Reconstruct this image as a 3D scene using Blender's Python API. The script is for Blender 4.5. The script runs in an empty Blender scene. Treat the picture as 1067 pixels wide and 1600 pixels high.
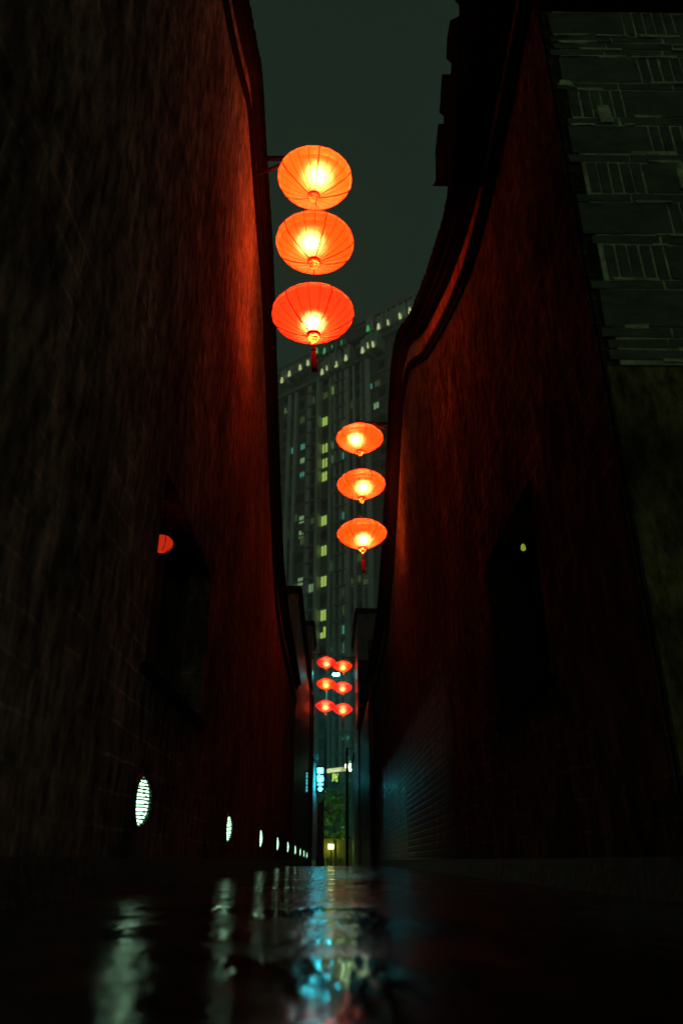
import bpy, math, random
from mathutils import Vector, noise
R = math.radians
random.seed(7)
C = bpy.context.scene.collection

# ------------------------------------------------------------------ camera
PITCH, YAW, CH, F = R(25.1), R(0.74), 0.12, 1162.0
cd = bpy.data.cameras.new("camera"); cam = bpy.data.objects.new("camera", cd); C.objects.link(cam)
bpy.context.scene.camera = cam
cam.location = (0, 0, CH)
cam.rotation_euler = (R(90) + PITCH, 0, -YAW)
cd.sensor_fit = 'VERTICAL'; cd.sensor_height = 36.0; cd.lens = F / 1600 * 36
cd.clip_start = 0.02; cd.clip_end = 3000
cd.dof.use_dof = True; cd.dof.focus_distance = 6.3; cd.dof.aperture_fstop = 2.2

# ------------------------------------------------------------------ night sky
w = bpy.data.worlds.new("World"); bpy.context.scene.world = w; w.use_nodes = True
nt = w.node_tree; nt.nodes.clear()
wo = nt.nodes.new('ShaderNodeOutputWorld'); bg = nt.nodes.new('ShaderNodeBackground')
tc = nt.nodes.new('ShaderNodeTexCoord'); sep = nt.nodes.new('ShaderNodeSeparateXYZ')
rmp = nt.nodes.new('ShaderNodeValToRGB')
nt.links.new(tc.outputs['Generated'], sep.inputs[0]); nt.links.new(sep.outputs['Z'], rmp.inputs[0])
e = rmp.color_ramp.elements
e[0].position = 0.12; e[0].color = (0.17, 0.20, 0.14, 1)   # city glow low over the roofs
e[1].position = 1.0; e[1].color = (0.0080, 0.0185, 0.0120, 1)
m_ = e.new(0.30); m_.color = (0.0160, 0.0300, 0.0215, 1)
m_ = e.new(0.6); m_.color = (0.0120, 0.0275, 0.0185, 1)
ns = nt.nodes.new('ShaderNodeTexNoise'); ns.inputs['Scale'].default_value = 1.6; ns.inputs['Detail'].default_value = 3
nt.links.new(tc.outputs['Generated'], ns.inputs['Vector'])
mr = nt.nodes.new('ShaderNodeMapRange'); mr.inputs[3].default_value = 0.72; mr.inputs[4].default_value = 1.0
nt.links.new(ns.outputs['Fac'], mr.inputs[0])
nt.links.new(rmp.outputs[0], bg.inputs['Color']); nt.links.new(mr.outputs[0], bg.inputs['Strength'])
nt.links.new(bg.outputs[0], wo.inputs[0])

sc = bpy.context.scene
sc.view_settings.view_transform = 'Standard'; sc.view_settings.look = 'None'
sc.view_settings.exposure = 0; sc.view_settings.gamma = 1; sc.view_settings.use_curve_mapping = False
sc.cycles.use_denoising = True
sc.cycles.max_bounces = 7; sc.cycles.diffuse_bounces = 3; sc.cycles.glossy_bounces = 4
sc.cycles.transmission_bounces = 4; sc.cycles.volume_bounces = 0; sc.cycles.sample_clamp_indirect = 6
sc.cycles.use_light_tree = True

# ------------------------------------------------------------------ surveying helpers (photo pixel -> ray)
def ray(px, py):
    x, up, z = px - 533.5, 800.0 - py, F
    y = z * math.cos(PITCH) - up * math.sin(PITCH); h = z * math.sin(PITCH) + up * math.cos(PITCH)
    return Vector((x * math.cos(YAW) + y * math.sin(YAW), -x * math.sin(YAW) + y * math.cos(YAW), h))
def at_x(px, py, X):
    r = ray(px, py); t = X / r.x; return (r.y * t, r.z * t + CH)
def at_y(px, py, Y):
    r = ray(px, py); t = Y / r.y; return (r.x * t, r.z * t + CH)

# ------------------------------------------------------------------ materials
def mat(name, base=(.3, .3, .3), rough=.6, metal=0., spec=.5, var=.0, vscale=(4, 4, 4), bump=0., bscale=(20, 20, 20),
        emis=None, estr=0., rvar=0., bdist=.02, detail=5):
    m = bpy.data.materials.new(name); m.use_nodes = True
    n = m.node_tree; p = n.nodes['Principled BSDF']
    p.inputs['Base Color'].default_value = (*base, 1); p.inputs['Roughness'].default_value = rough
    p.inputs['Metallic'].default_value = metal; p.inputs['Specular IOR Level'].default_value = spec
    t = n.nodes.new('ShaderNodeTexCoord')
    if var or rvar:
        mp = n.nodes.new('ShaderNodeMapping'); mp.inputs['Scale'].default_value = vscale
        nz = n.nodes.new('ShaderNodeTexNoise'); nz.inputs['Detail'].default_value = detail; nz.inputs['Scale'].default_value = 1
        nz.inputs['Roughness'].default_value = .65
        n.links.new(t.outputs['Object'], mp.inputs[0]); n.links.new(mp.outputs[0], nz.inputs['Vector'])
        if var:
            a = n.nodes.new('ShaderNodeMapRange'); a.inputs[1].default_value = .3; a.inputs[2].default_value = .7
            a.inputs[3].default_value = 1 - var; a.inputs[4].default_value = 1 + var
            n.links.new(nz.outputs['Fac'], a.inputs[0])
            v = n.nodes.new('ShaderNodeVectorMath'); v.operation = 'SCALE'; v.inputs[0].default_value = base
            n.links.new(a.outputs[0], v.inputs['Scale']); n.links.new(v.outputs[0], p.inputs['Base Color'])
        if rvar:
            b = n.nodes.new('ShaderNodeMapRange'); b.inputs[1].default_value = .3; b.inputs[2].default_value = .7
            b.inputs[3].default_value = max(.03, rough - rvar); b.inputs[4].default_value = min(1, rough + rvar)
            n.links.new(nz.outputs['Fac'], b.inputs[0]); n.links.new(b.outputs[0], p.inputs['Roughness'])
    if bump:
        mp = n.nodes.new('ShaderNodeMapping'); mp.inputs['Scale'].default_value = bscale
        nz = n.nodes.new('ShaderNodeTexNoise'); nz.inputs['Detail'].default_value = detail; nz.inputs['Scale'].default_value = 1
        bp = n.nodes.new('ShaderNodeBump'); bp.inputs['Strength'].default_value = bump; bp.inputs['Distance'].default_value = bdist
        n.links.new(t.outputs['Object'], mp.inputs[0]); n.links.new(mp.outputs[0], nz.inputs['Vector'])
        n.links.new(nz.outputs['Fac'], bp.inputs['Height']); n.links.new(bp.outputs[0], p.inputs['Normal'])
    if emis:
        p.inputs['Emission Color'].default_value = (*emis, 1); p.inputs['Emission Strength'].default_value = estr
    return m

def plaster(name, base, low_brick=False, rough=.6, spec=.0):
    """old limewash render: vertical rain streaks, damp blotches, brick courses telegraphing through low down"""
    m = bpy.data.materials.new(name); m.use_nodes = True
    n = m.node_tree; p = n.nodes['Principled BSDF']; L = n.links.new
    t = n.nodes.new('ShaderNodeTexCoord')
    def nz(scale, det=5, r=.6):
        mp = n.nodes.new('ShaderNodeMapping'); mp.inputs['Scale'].default_value = scale
        z = n.nodes.new('ShaderNodeTexNoise'); z.inputs['Scale'].default_value = 1; z.inputs['Detail'].default_value = det
        z.inputs['Roughness'].default_value = r; L(t.outputs['Object'], mp.inputs[0]); L(mp.outputs[0], z.inputs['Vector']); return z
    def rng(src, a, b, c, d):
        r = n.nodes.new('ShaderNodeMapRange'); L(src, r.inputs[0])
        for i, v in zip((1, 2, 3, 4), (a, b, c, d)): r.inputs[i].default_value = v
        return r.outputs[0]
    def mul(a, b):
        r = n.nodes.new('ShaderNodeMath'); r.operation = 'MULTIPLY'; L(a, r.inputs[0])
        if isinstance(b, float): r.inputs[1].default_value = b
        else: L(b, r.inputs[1])
        return r.outputs[0]
    def add(a, b):
        r = n.nodes.new('ShaderNodeMath'); r.operation = 'ADD'; L(a, r.inputs[0]); L(b, r.inputs[1]); return r.outputs[0]
    streak = nz((5, 9, 2.6)); fine = nz((17, 15, 7), 6, .7); blot = nz((.9, 1.3, .9), 7, .7)
    k = mul(rng(streak.outputs['Fac'], .32, .68, .55, 1.4), rng(blot.outputs['Fac'], .35, .65, .45, 1.5))
    k = mul(k, rng(fine.outputs['Fac'], .38, .64, .42, 1.7))
    if 'old_dark' in name:                        # pale joints of the big hollow-bond blocks showing through worn render
        s0 = n.nodes.new('ShaderNodeSeparateXYZ'); L(t.outputs['Object'], s0.inputs[0])
        c0 = n.nodes.new('ShaderNodeCombineXYZ'); L(s0.outputs['Y'], c0.inputs['X']); L(s0.outputs['Z'], c0.inputs['Y'])
        wob = nz((3, 3, 3), 2); cw = n.nodes.new('ShaderNodeVectorMath'); cw.operation = 'SCALE'; L(wob.outputs['Color'], cw.inputs[0]); cw.inputs['Scale'].default_value = .05
        ca = n.nodes.new('ShaderNodeVectorMath'); ca.operation = 'ADD'; L(c0.outputs[0], ca.inputs[0]); L(cw.outputs[0], ca.inputs[1])
        b0 = n.nodes.new('ShaderNodeTexBrick'); L(ca.outputs[0], b0.inputs['Vector']); b0.inputs['Scale'].default_value = 1
        b0.inputs['Brick Width'].default_value = .40; b0.inputs['Row Height'].default_value = .13; b0.inputs['Mortar Size'].default_value = .008; b0.inputs['Mortar Smooth'].default_value = .5
        worn = rng(nz((1.6, 1.9, 1.1), 4).outputs['Fac'], .47, .62, 0, 2.8 if low_brick else 1.0)
        k = mul(k, add(rng(mul(b0.outputs['Fac'], worn), 0, 1, 1, 2), rng(b0.outputs['Fac'], 0, 1, 0, .15)))
    v = n.nodes.new('ShaderNodeVectorMath'); v.operation = 'SCALE'; v.inputs[0].default_value = base
    L(k, v.inputs['Scale']); L(v.outputs[0], p.inputs['Base Color'])
    L(rng(streak.outputs['Fac'], .35, .65, rough - .12, rough + .2), p.inputs['Roughness'])
    p.inputs['Specular IOR Level'].default_value = spec
    h = add(mul(streak.outputs['Fac'], 1.6), mul(fine.outputs['Fac'], 1.3))
    if low_brick:
        sp = n.nodes.new('ShaderNodeSeparateXYZ'); L(t.outputs['Object'], sp.inputs[0])
        cb = n.nodes.new('ShaderNodeCombineXYZ'); L(sp.outputs['Y'], cb.inputs['X']); L(sp.outputs['Z'], cb.inputs['Y'])
        bk = n.nodes.new('ShaderNodeTexBrick'); L(cb.outputs[0], bk.inputs['Vector'])
        bk.inputs['Scale'].default_value = 1; bk.inputs['Brick Width'].default_value = .26; bk.inputs['Row Height'].default_value = .075
        bk.inputs['Mortar Size'].default_value = .016; bk.inputs['Mortar Smooth'].default_value = .6
        low = rng(add(sp.outputs['Z'], mul(blot.outputs['Fac'], 1.2)), 1.6, 2.5, 1, 0)
        far = rng(sp.outputs['Y'], 7.0, 15.0, 0, 1)
        damp = mul(low, far)                      # bare wet brick low down, further along the lane
        L(mul(damp, .5), p.inputs['Specular IOR Level'])
        L(rng(damp, 0, .6, .6, .27), p.inputs['Roughness'])
        inv = rng(bk.outputs['Fac'], 0, 1, 1, 0)
        h = add(h, mul(damp, mul(inv, 3.0)))
        tilt = nz((1, 8, 13), 1)
        h = add(h, mul(mul(tilt.outputs['Fac'], damp), 5.5))
    bp = n.nodes.new('ShaderNodeBump'); bp.inputs['Strength'].default_value = .8; bp.inputs['Distance'].default_value = .016
    L(h, bp.inputs['Height']); L(bp.outputs[0], p.inputs['Normal'])
    return m

M = {}
M['plaster_l'] = plaster('old_dark_limewash', (.135, .122, .10))
M['plaster_r'] = plaster('old_dark_limewash_brick', (.058, .058, .046), True)
M['plaster_far'] = plaster('far_limewash', (.06, .055, .05), rough=.42, spec=.35)
M['frieze'] = plaster('frieze_plaster', (.24, .19, .13))
M['mould'] = mat('moulding_stone', (.010, .009, .008), .8, spec=0, var=.5, vscale=(6, 6, 20), bump=.5, bscale=(15, 15, 40))
M['tile'] = mat('roof_tile', (.004, .004, .004), .8, spec=0, var=.5, vscale=(9, 9, 9), bump=.6, bscale=(18, 18, 18))
M['brick'] = mat('grey_brick', (.13, .155, .10), .5, var=.55, vscale=(7, 7, 14), bump=.9, bscale=(30, 30, 40), bdist=.01, rvar=.15)
M['mortar'] = mat('lime_mortar', (.64, .80, .44), .8, var=.6, vscale=(8, 8, 11), bump=1, bscale=(60, 60, 60), bdist=.01)
M['wood'] = mat('dark_wood', (.03, .022, .016), .45, var=.4, vscale=(20, 20, 3))
M['glass_dark'] = mat('dark_window_glass', (.004, .004, .005), .02, spec=.9)
M['iron'] = mat('black_iron', (.008, .008, .008), .6, metal=.0, spec=.15, var=.3, bump=.2)
M['pipe'] = mat('drain_pipe_paint', (.02, .02, .018), .35, var=.3)
M['brass'] = mat('turned_wood_gold', (.85, .50, .12), .4, var=.2, vscale=(30, 30, 60))
def translucent_wood():
    m = M['brass']; n = m.node_tree; p = n.nodes['Principled BSDF']; out = n.nodes['Material Output']
    t = n.nodes.new('ShaderNodeBsdfTranslucent'); t.inputs[0].default_value = (.9, .45, .06, 1)
    x = n.nodes.new('ShaderNodeMixShader'); x.inputs[0].default_value = .45
    n.links.new(p.outputs[0], x.inputs[1]); n.links.new(t.outputs[0], x.inputs[2]); n.links.new(x.outputs[0], out.inputs[0])
translucent_wood()
M['red_cap'] = mat('red_cap', (.28, .02, .012), .5)
M['rib'] = mat('bamboo_rib', (.05, .004, .002), .6)
M['tassel'] = mat('red_tassel', (.42, .012, .012), .7, var=.4, vscale=(80, 80, 3), bump=.6, bscale=(140, 140, 4))
M['steel'] = mat('hook_steel', (.5, .5, .5), .3, metal=.9)
M['concrete'] = mat('wet_concrete', (.04, .04, .035), .5, var=.4, bump=.6)
M['lens'] = mat('lamp_lens', (.8, .8, .8), .3, emis=(.50, 1.0, .60), estr=4.6)
M['louvre'] = mat('lamp_louvre', (.06, .07, .06), .4)
M['housing'] = mat('lamp_housing', (.02, .024, .02), .5, metal=.1)

def glow_mat_simple(name, col, st): return mat(name, (.2, .02, .01), .6, emis=col, estr=st, var=0)
def shade_mat(name, col, glow, tint):
    m = bpy.data.materials.new(name); m.use_nodes = True
    n = m.node_tree; n.nodes.clear(); L = n.links.new
    out = n.nodes.new('ShaderNodeOutputMaterial')
    t = n.nodes.new('ShaderNodeTexCoord')
    wv = n.nodes.new('ShaderNodeTexNoise'); wv.inputs['Scale'].default_value = 120; wv.inputs['Detail'].default_value = 2
    L(t.outputs['Object'], wv.inputs['Vector'])
    mr = n.nodes.new('ShaderNodeMapRange'); mr.inputs[1].default_value = .3; mr.inputs[2].default_value = .7
    mr.inputs[3].default_value = .82; mr.inputs[4].default_value = 1.15; L(wv.outputs['Fac'], mr.inputs[0])
    em = n.nodes.new('ShaderNodeEmission'); em.inputs[0].default_value = (*col, 1)
    mu = n.nodes.new('ShaderNodeMath'); mu.operation = 'MULTIPLY'; mu.inputs[1].default_value = glow
    L(mr.outputs[0], mu.inputs[0]); L(mu.outputs[0], em.inputs[1])
    tr = n.nodes.new('ShaderNodeBsdfTranslucent'); tr.inputs[0].default_value = (*tint, 1)
    rf = n.nodes.new('ShaderNodeBsdfRefraction'); rf.inputs[0].default_value = (1, .14 + tint[1]*1.5, .04 + tint[1]*.35, 1)
    rf.inputs['Roughness'].default_value = .85; rf.inputs['IOR'].default_value = 1.42
    mx = n.nodes.new('ShaderNodeMixShader'); mx.inputs[0].default_value = .55; L(tr.outputs[0], mx.inputs[1]); L(rf.outputs[0], mx.inputs[2])
    ad = n.nodes.new('ShaderNodeAddShader'); L(em.outputs[0], ad.inputs[0]); L(mx.outputs[0], ad.inputs[1])
    L(ad.outputs[0], out.inputs[0])
    return m
def glow_mat(name, col, s, base=(.2, .2, .2)): return mat(name, base, .5, emis=col, estr=s)
SH = {
 'amber':  shade_mat('amber_silk', (1, .036, .002), 3.0, (1, .045, .002)),
 'orange': shade_mat('orange_silk', (1, .025, .0015), 3.0, (1, .030, .001)),
 'red':    shade_mat('red_silk', (1, .015, .003), 2.3, (1, .015, .001)),
 'far_red': shade_mat('far_red_silk', (1, .028, .003), .85, (1, .03, .002)),
 'deep':   shade_mat('deep_red_silk', (1, .010, .012), .75, (1, .02, .014)),
}
BULB = {'amber': glow_mat('bulb_amber', (1, .85, .55), 150), 'orange': glow_mat('bulb_orange', (1, .85, .55), 140),
        'red': glow_mat('bulb_red', (1, .85, .6), 140), 'far_red': glow_mat('bulb_far_red', (1, .85, .6), 48), 'deep': glow_mat('bulb_deep', (1, .85, .8), 48)}

# ------------------------------------------------------------------ mesh helpers
class MB:
    def __init__(s): s.v = []; s.f = []; s.smooth = []
    def face(s, pts, sm=False):
        b = len(s.v); s.v += [tuple(p) for p in pts]; s.f.append(tuple(range(b, b + len(pts)))); s.smooth.append(sm); return s
    def box(s, lo, hi, jit=0):
        x0, y0, z0 = lo; x1, y1, z1 = hi; b = len(s.v)
        j = lambda: random.uniform(-jit, jit)
        s.v += [(x0+j(), y0+j(), z0+j()), (x1+j(), y0+j(), z0+j()), (x1+j(), y1+j(), z0+j()), (x0+j(), y1+j(), z0+j()),
                (x0+j(), y0+j(), z1+j()), (x1+j(), y0+j(), z1+j()), (x1+j(), y1+j(), z1+j()), (x0+j(), y1+j(), z1+j())]
        for q in ((0,3,2,1),(4,5,6,7),(0,1,5,4),(1,2,6,5),(2,3,7,6),(3,0,4,7)): s.f.append(tuple(b+i for i in q)); s.smooth.append(False)
        return s
    def tube(s, pts, r, n=8, cap=True):
        pts = [Vector(p) for p in pts]; rs = r if isinstance(r, (list, tuple)) else [r] * len(pts); b = len(s.v)
        for i, p in enumerate(pts):
            d = (pts[min(i+1, len(pts)-1)] - pts[max(i-1, 0)]).normalized()
            a = d.cross(Vector((0, 0, 1)) if abs(d.z) < .9 else Vector((1, 0, 0))).normalized(); c = d.cross(a)
            for k in range(n):
                t = 2*math.pi*k/n; s.v.append(tuple(p + (a*math.cos(t) + c*math.sin(t))*rs[i]))
        for i in range(len(pts)-1):
            for k in range(n):
                s.f.append((b+i*n+k, b+i*n+(k+1)%n, b+(i+1)*n+(k+1)%n, b+(i+1)*n+k)); s.smooth.append(True)
        if cap:
            s.f.append(tuple(b+k for k in range(n))[::-1]); s.f.append(tuple(b+(len(pts)-1)*n+k for k in range(n))); s.smooth += [False, False]
        return s
    def lathe(s, prof, n=24, sm=True, c=(0, 0, 0)):
        b = len(s.v)
        for r, z in prof:
            for k in range(n):
                t = 2*math.pi*k/n; s.v.append((c[0]+r*math.cos(t), c[1]+r*math.sin(t), c[2]+z))
        for i in range(len(prof)-1):
            for k in range(n):
                s.f.append((b+i*n+k, b+i*n+(k+1)%n, b+(i+1)*n+(k+1)%n, b+(i+1)*n+k)); s.smooth.append(sm)
        return s
    def prism(s, poly, axis, a, b_):
        """poly in the two other axes, extruded along axis from a to b_"""
        def P(u, v, t): return {'x': (t, u, v), 'y': (u, t, v), 'z': (u, v, t)}[axis]
        n = len(poly); b = len(s.v)
        s.v += [P(u, v, a) for u, v in poly] + [P(u, v, b_) for u, v in poly]
        s.f.append(tuple(b+i for i in range(n))); s.f.append(tuple(b+n+i for i in range(n))[::-1]); s.smooth += [False, False]
        for i in range(n):
            j = (i+1) % n; s.f.append((b+i, b+n+i, b+n+j, b+j)); s.smooth.append(False)
        return s
    def build(s, name, m, parent=None, loc=None):
        me = bpy.data.meshes.new(name); me.from_pydata(s.v, [], s.f); me.polygons.foreach_set('use_smooth', s.smooth)
        me.materials.append(m); me.update()
        import bmesh
        bm = bmesh.new(); bm.from_mesh(me); bmesh.ops.recalc_face_normals(bm, faces=bm.faces); bm.to_mesh(me); bm.free()
        o = bpy.data.objects.new(name, me); C.objects.link(o)
        if parent: o.parent = parent
        if loc: o.location = loc
        return o
def tag(o, label, cat, group=None, kind=None):
    if label: o['label'] = label
    if cat: o['category'] = cat
    if group: o['group'] = group
    if kind: o['kind'] = kind
    return o
def thing(name, label, cat, loc=(0, 0, 0), rz=0, group=None):
    o = bpy.data.objects.new(name, None); C.objects.link(o); o.location = loc; o.rotation_euler = (0, 0, rz)
    o.empty_display_size = .2
    return tag(o, label, cat, group)
def copy_tree(o, parent=None):
    c = o.copy(); C.objects.link(c); c.parent = parent
    for ch in list(o.children): copy_tree(ch, c)
    return c
def lerp(tab, y):
    if y <= tab[0][0]: return tab[0][1]
    for (a, ha), (b, hb) in zip(tab, tab[1:]):
        if y <= b: return ha + (hb - ha) * (y - a) / (b - a)
    return tab[-1][1]
def smooth_tab(tab, step=.12, k=2):
    """resample a profile and soften its corners"""
    n = int((tab[-1][0] - tab[0][0]) / step); ys = [tab[0][0] + i*step for i in range(n+1)]; hs = [lerp(tab, y) for y in ys]
    for _ in range(k): hs = [hs[0]] + [(hs[i-1] + 2*hs[i] + hs[i+1]) / 4 for i in range(1, n)] + [hs[-1]]
    return list(zip(ys, hs))
def ribbon(mb, tab, y0, y1, x0, x1, off_top, off_bot, taper=0):
    """a moulding that follows the wall-top curve between two offsets below it"""
    pts = [(y, h) for y, h in tab if y0 <= y <= y1]
    for (a, ha), (b, hb) in zip(pts, pts[1:]):
        A = [(x0, a, ha-off_top), (x1, a, ha-off_top), (x1, a, ha-off_bot), (x0, a, ha-off_bot)]
        B = [(x0, b, hb-off_top), (x1, b, hb-off_top), (x1, b, hb-off_bot), (x0, b, hb-off_bot)]
        for i in range(4):
            j = (i+1) % 4; mb.face([A[i], A[j], B[j], B[i]])
    for y, h in (pts[0], pts[-1]):
        mb.face([(x0, y, h-off_top), (x1, y, h-off_top), (x1, y, h-off_bot), (x0, y, h-off_bot)])
    return mb
def wall_slab(tab, y0, y1, xf, xb, drop, hole=None, z0=0.0):
    """solid wall whose top follows tab; hole=(ya, yb, za, zb) with reveals depth d toward the back"""
    mb = MB(); ys = sorted(set([y for y, h in tab if y0 < y < y1] + [y0, y1] + ([hole[0], hole[1]] if hole else [])))
    for a, b in zip(ys, ys[1:]):
        ta, tb = lerp(tab, a)-drop, lerp(tab, b)-drop
        inside = hole and a >= hole[0]-1e-6 and b <= hole[1]+1e-6
        spans = [(z0, None)] if not inside else [(z0, hole[2]), (hole[3], None)]
        for za, zb in spans:
            mb.face([(xf, a, za), (xf, b, za), (xf, b, tb if zb is None else zb), (xf, a, ta if zb is None else zb)])
        mb.face([(xb, a, z0), (xb, b, z0), (xb, b, tb), (xb, a, ta)])
        mb.face([(xf, a, ta), (xf, b, tb), (xb, b, tb), (xb, a, ta)])
    for y in (y0, y1):
        t = lerp(tab, y)-drop; mb.face([(xf, y, z0), (xb, y, z0), (xb, y, t), (xf, y, t)])
    if hole:
        ya, yb, za, zb, xd = hole
        mb.face([(xf, ya, za), (xf, ya, zb), (xd, ya, zb), (xd, ya, za)]); mb.face([(xf, yb, za), (xf, yb, zb), (xd, yb, zb), (xd, yb, za)])
        mb.face([(xf, ya, za), (xf, yb, za), (xd, yb, za), (xd, ya, za)]); mb.face([(xf, ya, zb), (xf, yb, zb), (xd, yb, zb), (xd, ya, zb)])
    return mb

# ------------------------------------------------------------------ ground
def ground_mat():
    m = bpy.data.materials.new('wet_paving'); m.use_nodes = True
    n = m.node_tree; p = n.nodes['Principled BSDF']; L = n.links.new; t = n.nodes.new('ShaderNodeTexCoord')
    def nz(scale, det=4, r=.55):
        mp = n.nodes.new('ShaderNodeMapping'); mp.inputs['Scale'].default_value = scale
        z = n.nodes.new('ShaderNodeTexNoise'); z.inputs['Scale'].default_value = 1; z.inputs['Detail'].default_value = det
        z.inputs['Roughness'].default_value = r; L(t.outputs['Object'], mp.inputs[0]); L(mp.outputs[0], z.inputs['Vector']); return z
    def rng(src, a, b, c, d):
        r = n.nodes.new('ShaderNodeMapRange'); L(src, r.inputs[0])
        for i, v in zip((1, 2, 3, 4), (a, b, c, d)): r.inputs[i].default_value = v
        return r.outputs[0]
    def math_(op, a, b):
        r = n.nodes.new('ShaderNodeMath'); r.operation = op
        for i, q in enumerate((a, b)):
            if isinstance(q, (int, float)): r.inputs[i].default_value = q
            else: L(q, r.inputs[i])
        return r.outputs[0]
    grit = nz((70, 60, 70), 3); lump = nz((15, 3.6, 7), 4); pud = nz((2.0, 1.7, 1), 4); ripple = nz((19, 3.2, 5), 2); chop = nz((48, 13, 20), 2)
    sp = n.nodes.new('ShaderNodeSeparateXYZ'); L(t.outputs['Object'], sp.inputs[0])
    near = rng(sp.outputs['Y'], 1.9, 2.6, .05, -.02)
    pm = rng(math_('ADD', pud.outputs['Fac'], near), .52, .58, 0, 1)      # puddle mask: standing water pools close by
    v = n.nodes.new('ShaderNodeVectorMath'); v.operation = 'SCALE'; v.inputs[0].default_value = (.014, .0135, .013)
    L(rng(lump.outputs['Fac'], .3, .7, .5, 1.6), v.inputs['Scale']); L(v.outputs[0], p.inputs['Base Color'])
    rg = math_('ADD', math_('MULTIPLY', rng(lump.outputs['Fac'], .3, .7, .10, .26), rng(pm, 0, 1, 1, 0)), math_('MULTIPLY', pm, .08))
    L(rg, p.inputs['Roughness']); L(rng(pm, 0, 1, .10, .42), p.inputs['Specular IOR Level'])
    dry = math_('ADD', math_('MULTIPLY', grit.outputs['Fac'], .12), math_('MULTIPLY', lump.outputs['Fac'], .4))
    wet = math_('ADD', math_('MULTIPLY', ripple.outputs['Fac'], .44), math_('MULTIPLY', chop.outputs['Fac'], .06))
    h = math_('ADD', math_('MULTIPLY', dry, rng(pm, 0, 1, 1, 0)), math_('MULTIPLY', wet, pm))
    bp = n.nodes.new('ShaderNodeBump'); bp.inputs['Strength'].default_value = .7; bp.inputs['Distance'].default_value = .02
    L(h, bp.inputs['Height']); L(bp.outputs[0], p.inputs['Normal'])
    return m
def gz(x, y):
    base = lerp([(-5, 0), (2.6, 0), (6, .006), (13.0, .03), (15, .02), (18, -.06), (30, -.18), (80, -.2), (400, -.2)], y)
    if y < 16 and abs(x) < 1.4:
        base += .004*noise.noise(Vector((x*1.7, y*1.1, 0))) * min(1, max(0, (y-1.5)/2)) + .02*math.exp(-((y-2.55-.25*x)/.35)**2)*.12
    return base
g = MB()
xs = [-400, -60, -12, -4, -2] + [-1.2 + .1*i for i in range(27)] + [2, 4, 12, 60, 400]
ys = [-60, -10, -3, -1, 0] + [.3 + .1*i for i in range(160)] + [17, 18, 20, 24, 30, 40, 80, 150, 900]
for y in ys:
    for x in xs: g.v.append((x, y, gz(x, y)))
W = len(xs)
for j in range(len(ys)-1):
    for i in range(W-1): g.f.append((j*W+i, j*W+i+1, (j+1)*W+i+1, (j+1)*W+i)); g.smooth.append(True)
tag(g.build('ground', ground_mat()), None, None, kind='structure')

# ------------------------------------------------------------------ the two gable walls
XL, XR = -.87, 1.10
PL = smooth_tab([(-3, 6.2), (2.5, 6.3), (3.9, 6.76), (4.5, 7.1), (5.0, 7.45), (5.7, 7.17), (6.9, 6.87), (7.86, 6.22), (8.7, 5.56), (9.84, 4.72), (10.9, 4.15), (12.5, 3.98), (18, 3.98)])
PR = smooth_tab([(2.4, 5.0), (3.2, 4.9), (4.0, 4.84), (4.6, 4.92), (5.4, 5.2), (6.3, 5.6), (7.2, 6.03), (8.2, 6.67), (8.8, 7.02), (9.7, 7.17), (10.3, 6.87), (11.35, 6.07), (12.4, 5.4), (13.3, 5.1), (14.3, 4.65), (17, 4.5), (20, 4.45)])

def window_set(root, xf, xd, ya, yb, za, zb, s):
    """timber casement set back in the wall: frame with glazing and one mullion"""
    w_ = thing('window', None, None); w_.parent = root
    fr = MB(); t = .028; d0, d1 = sorted((xd, xd - s*.045))
    fr.box((d0, ya, za), (d1, ya+t, zb)); fr.box((d0, yb-t, za), (d1, yb, zb))
    fr.box((d0, ya+t, za), (d1, yb-t, za+t)); fr.box((d0, ya+t, zb-t), (d1, yb-t, zb))
    ym = (ya+yb)/2; fr.box((d0, ym-.022, za+t), (d1, ym+.022, zb-t))
    fr.build('frame', M['wood'], w_)
    MB().box((xd+s*.004, ya+.01, za+.01), (xd+s*.015, yb-.01, zb-.01)).build('pane', M['glass_dark'], w_)
    lo, hi = sorted((xf - s*.03, xd))
    MB().box((lo, ya-.05, za-.05), (hi, yb+.05, za-.001)).build('sill', M['mould'], w_)

# left wall
wl = thing('alley_wall', 'tall dark plaster wall on the left of the lane, glowing red beside the top lantern stack', 'wall', group='walls lining the lane')
wall_slab(PL, -3, 18, XL, XL-.4, .05, hole=(3.45, 5.05, .95, 1.98, XL-.22)).build('wall', M['plaster_l'], wl)
window_set(wl, XL, XL-.20, 3.45, 5.05, .95, 1.98, -1)
# right wall (its end face looks at the camera)
wr = thing('alley_wall', 'dark plaster wall on the right of the lane with a sagging curved gable top and bare brick end', 'wall', group='walls lining the lane')
wall_slab(PR, 2.50, 20, XR, XR+.42, .05, hole=(3.68, 5.0, .95, 2.06, XR+.26)).build('wall', M['plaster_r'], wr)
window_set(wr, XR, XR+.24, 3.68, 5.0, .95, 2.06, 1)

def dress(root, tab, X, s, y0, y1, q=1.0):
    """coping, two mouldings and the frieze between them; s = +1 when the wall lies at +x"""
    def rb(name, m, a, b, ot, ob):
        x0, x1 = sorted((X - s*a*q, X + s*b)); ribbon(MB(), tab, y0, y1, x0, x1, ot, ob).build(name, m, root)
    rb('coping', M['tile'], .20, .45, -.05, .045)
    rb('cornice', M['mould'], .13, -.002, .047, .10)
    rb('cornice', M['mould'], .085, -.002, .102, .14)
    rb('frieze', M['frieze'], .012, -.001, .142, .43)
    rb('moulding', M['mould'], .06, -.002, .432, .49)
    rb('moulding', M['mould'], .035, -.002, .492, .54)
dress(wl, PL, XL, -1, -3, 18, .62)
dress(wr, PR, XR, 1, 2.46, 20)
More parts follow.
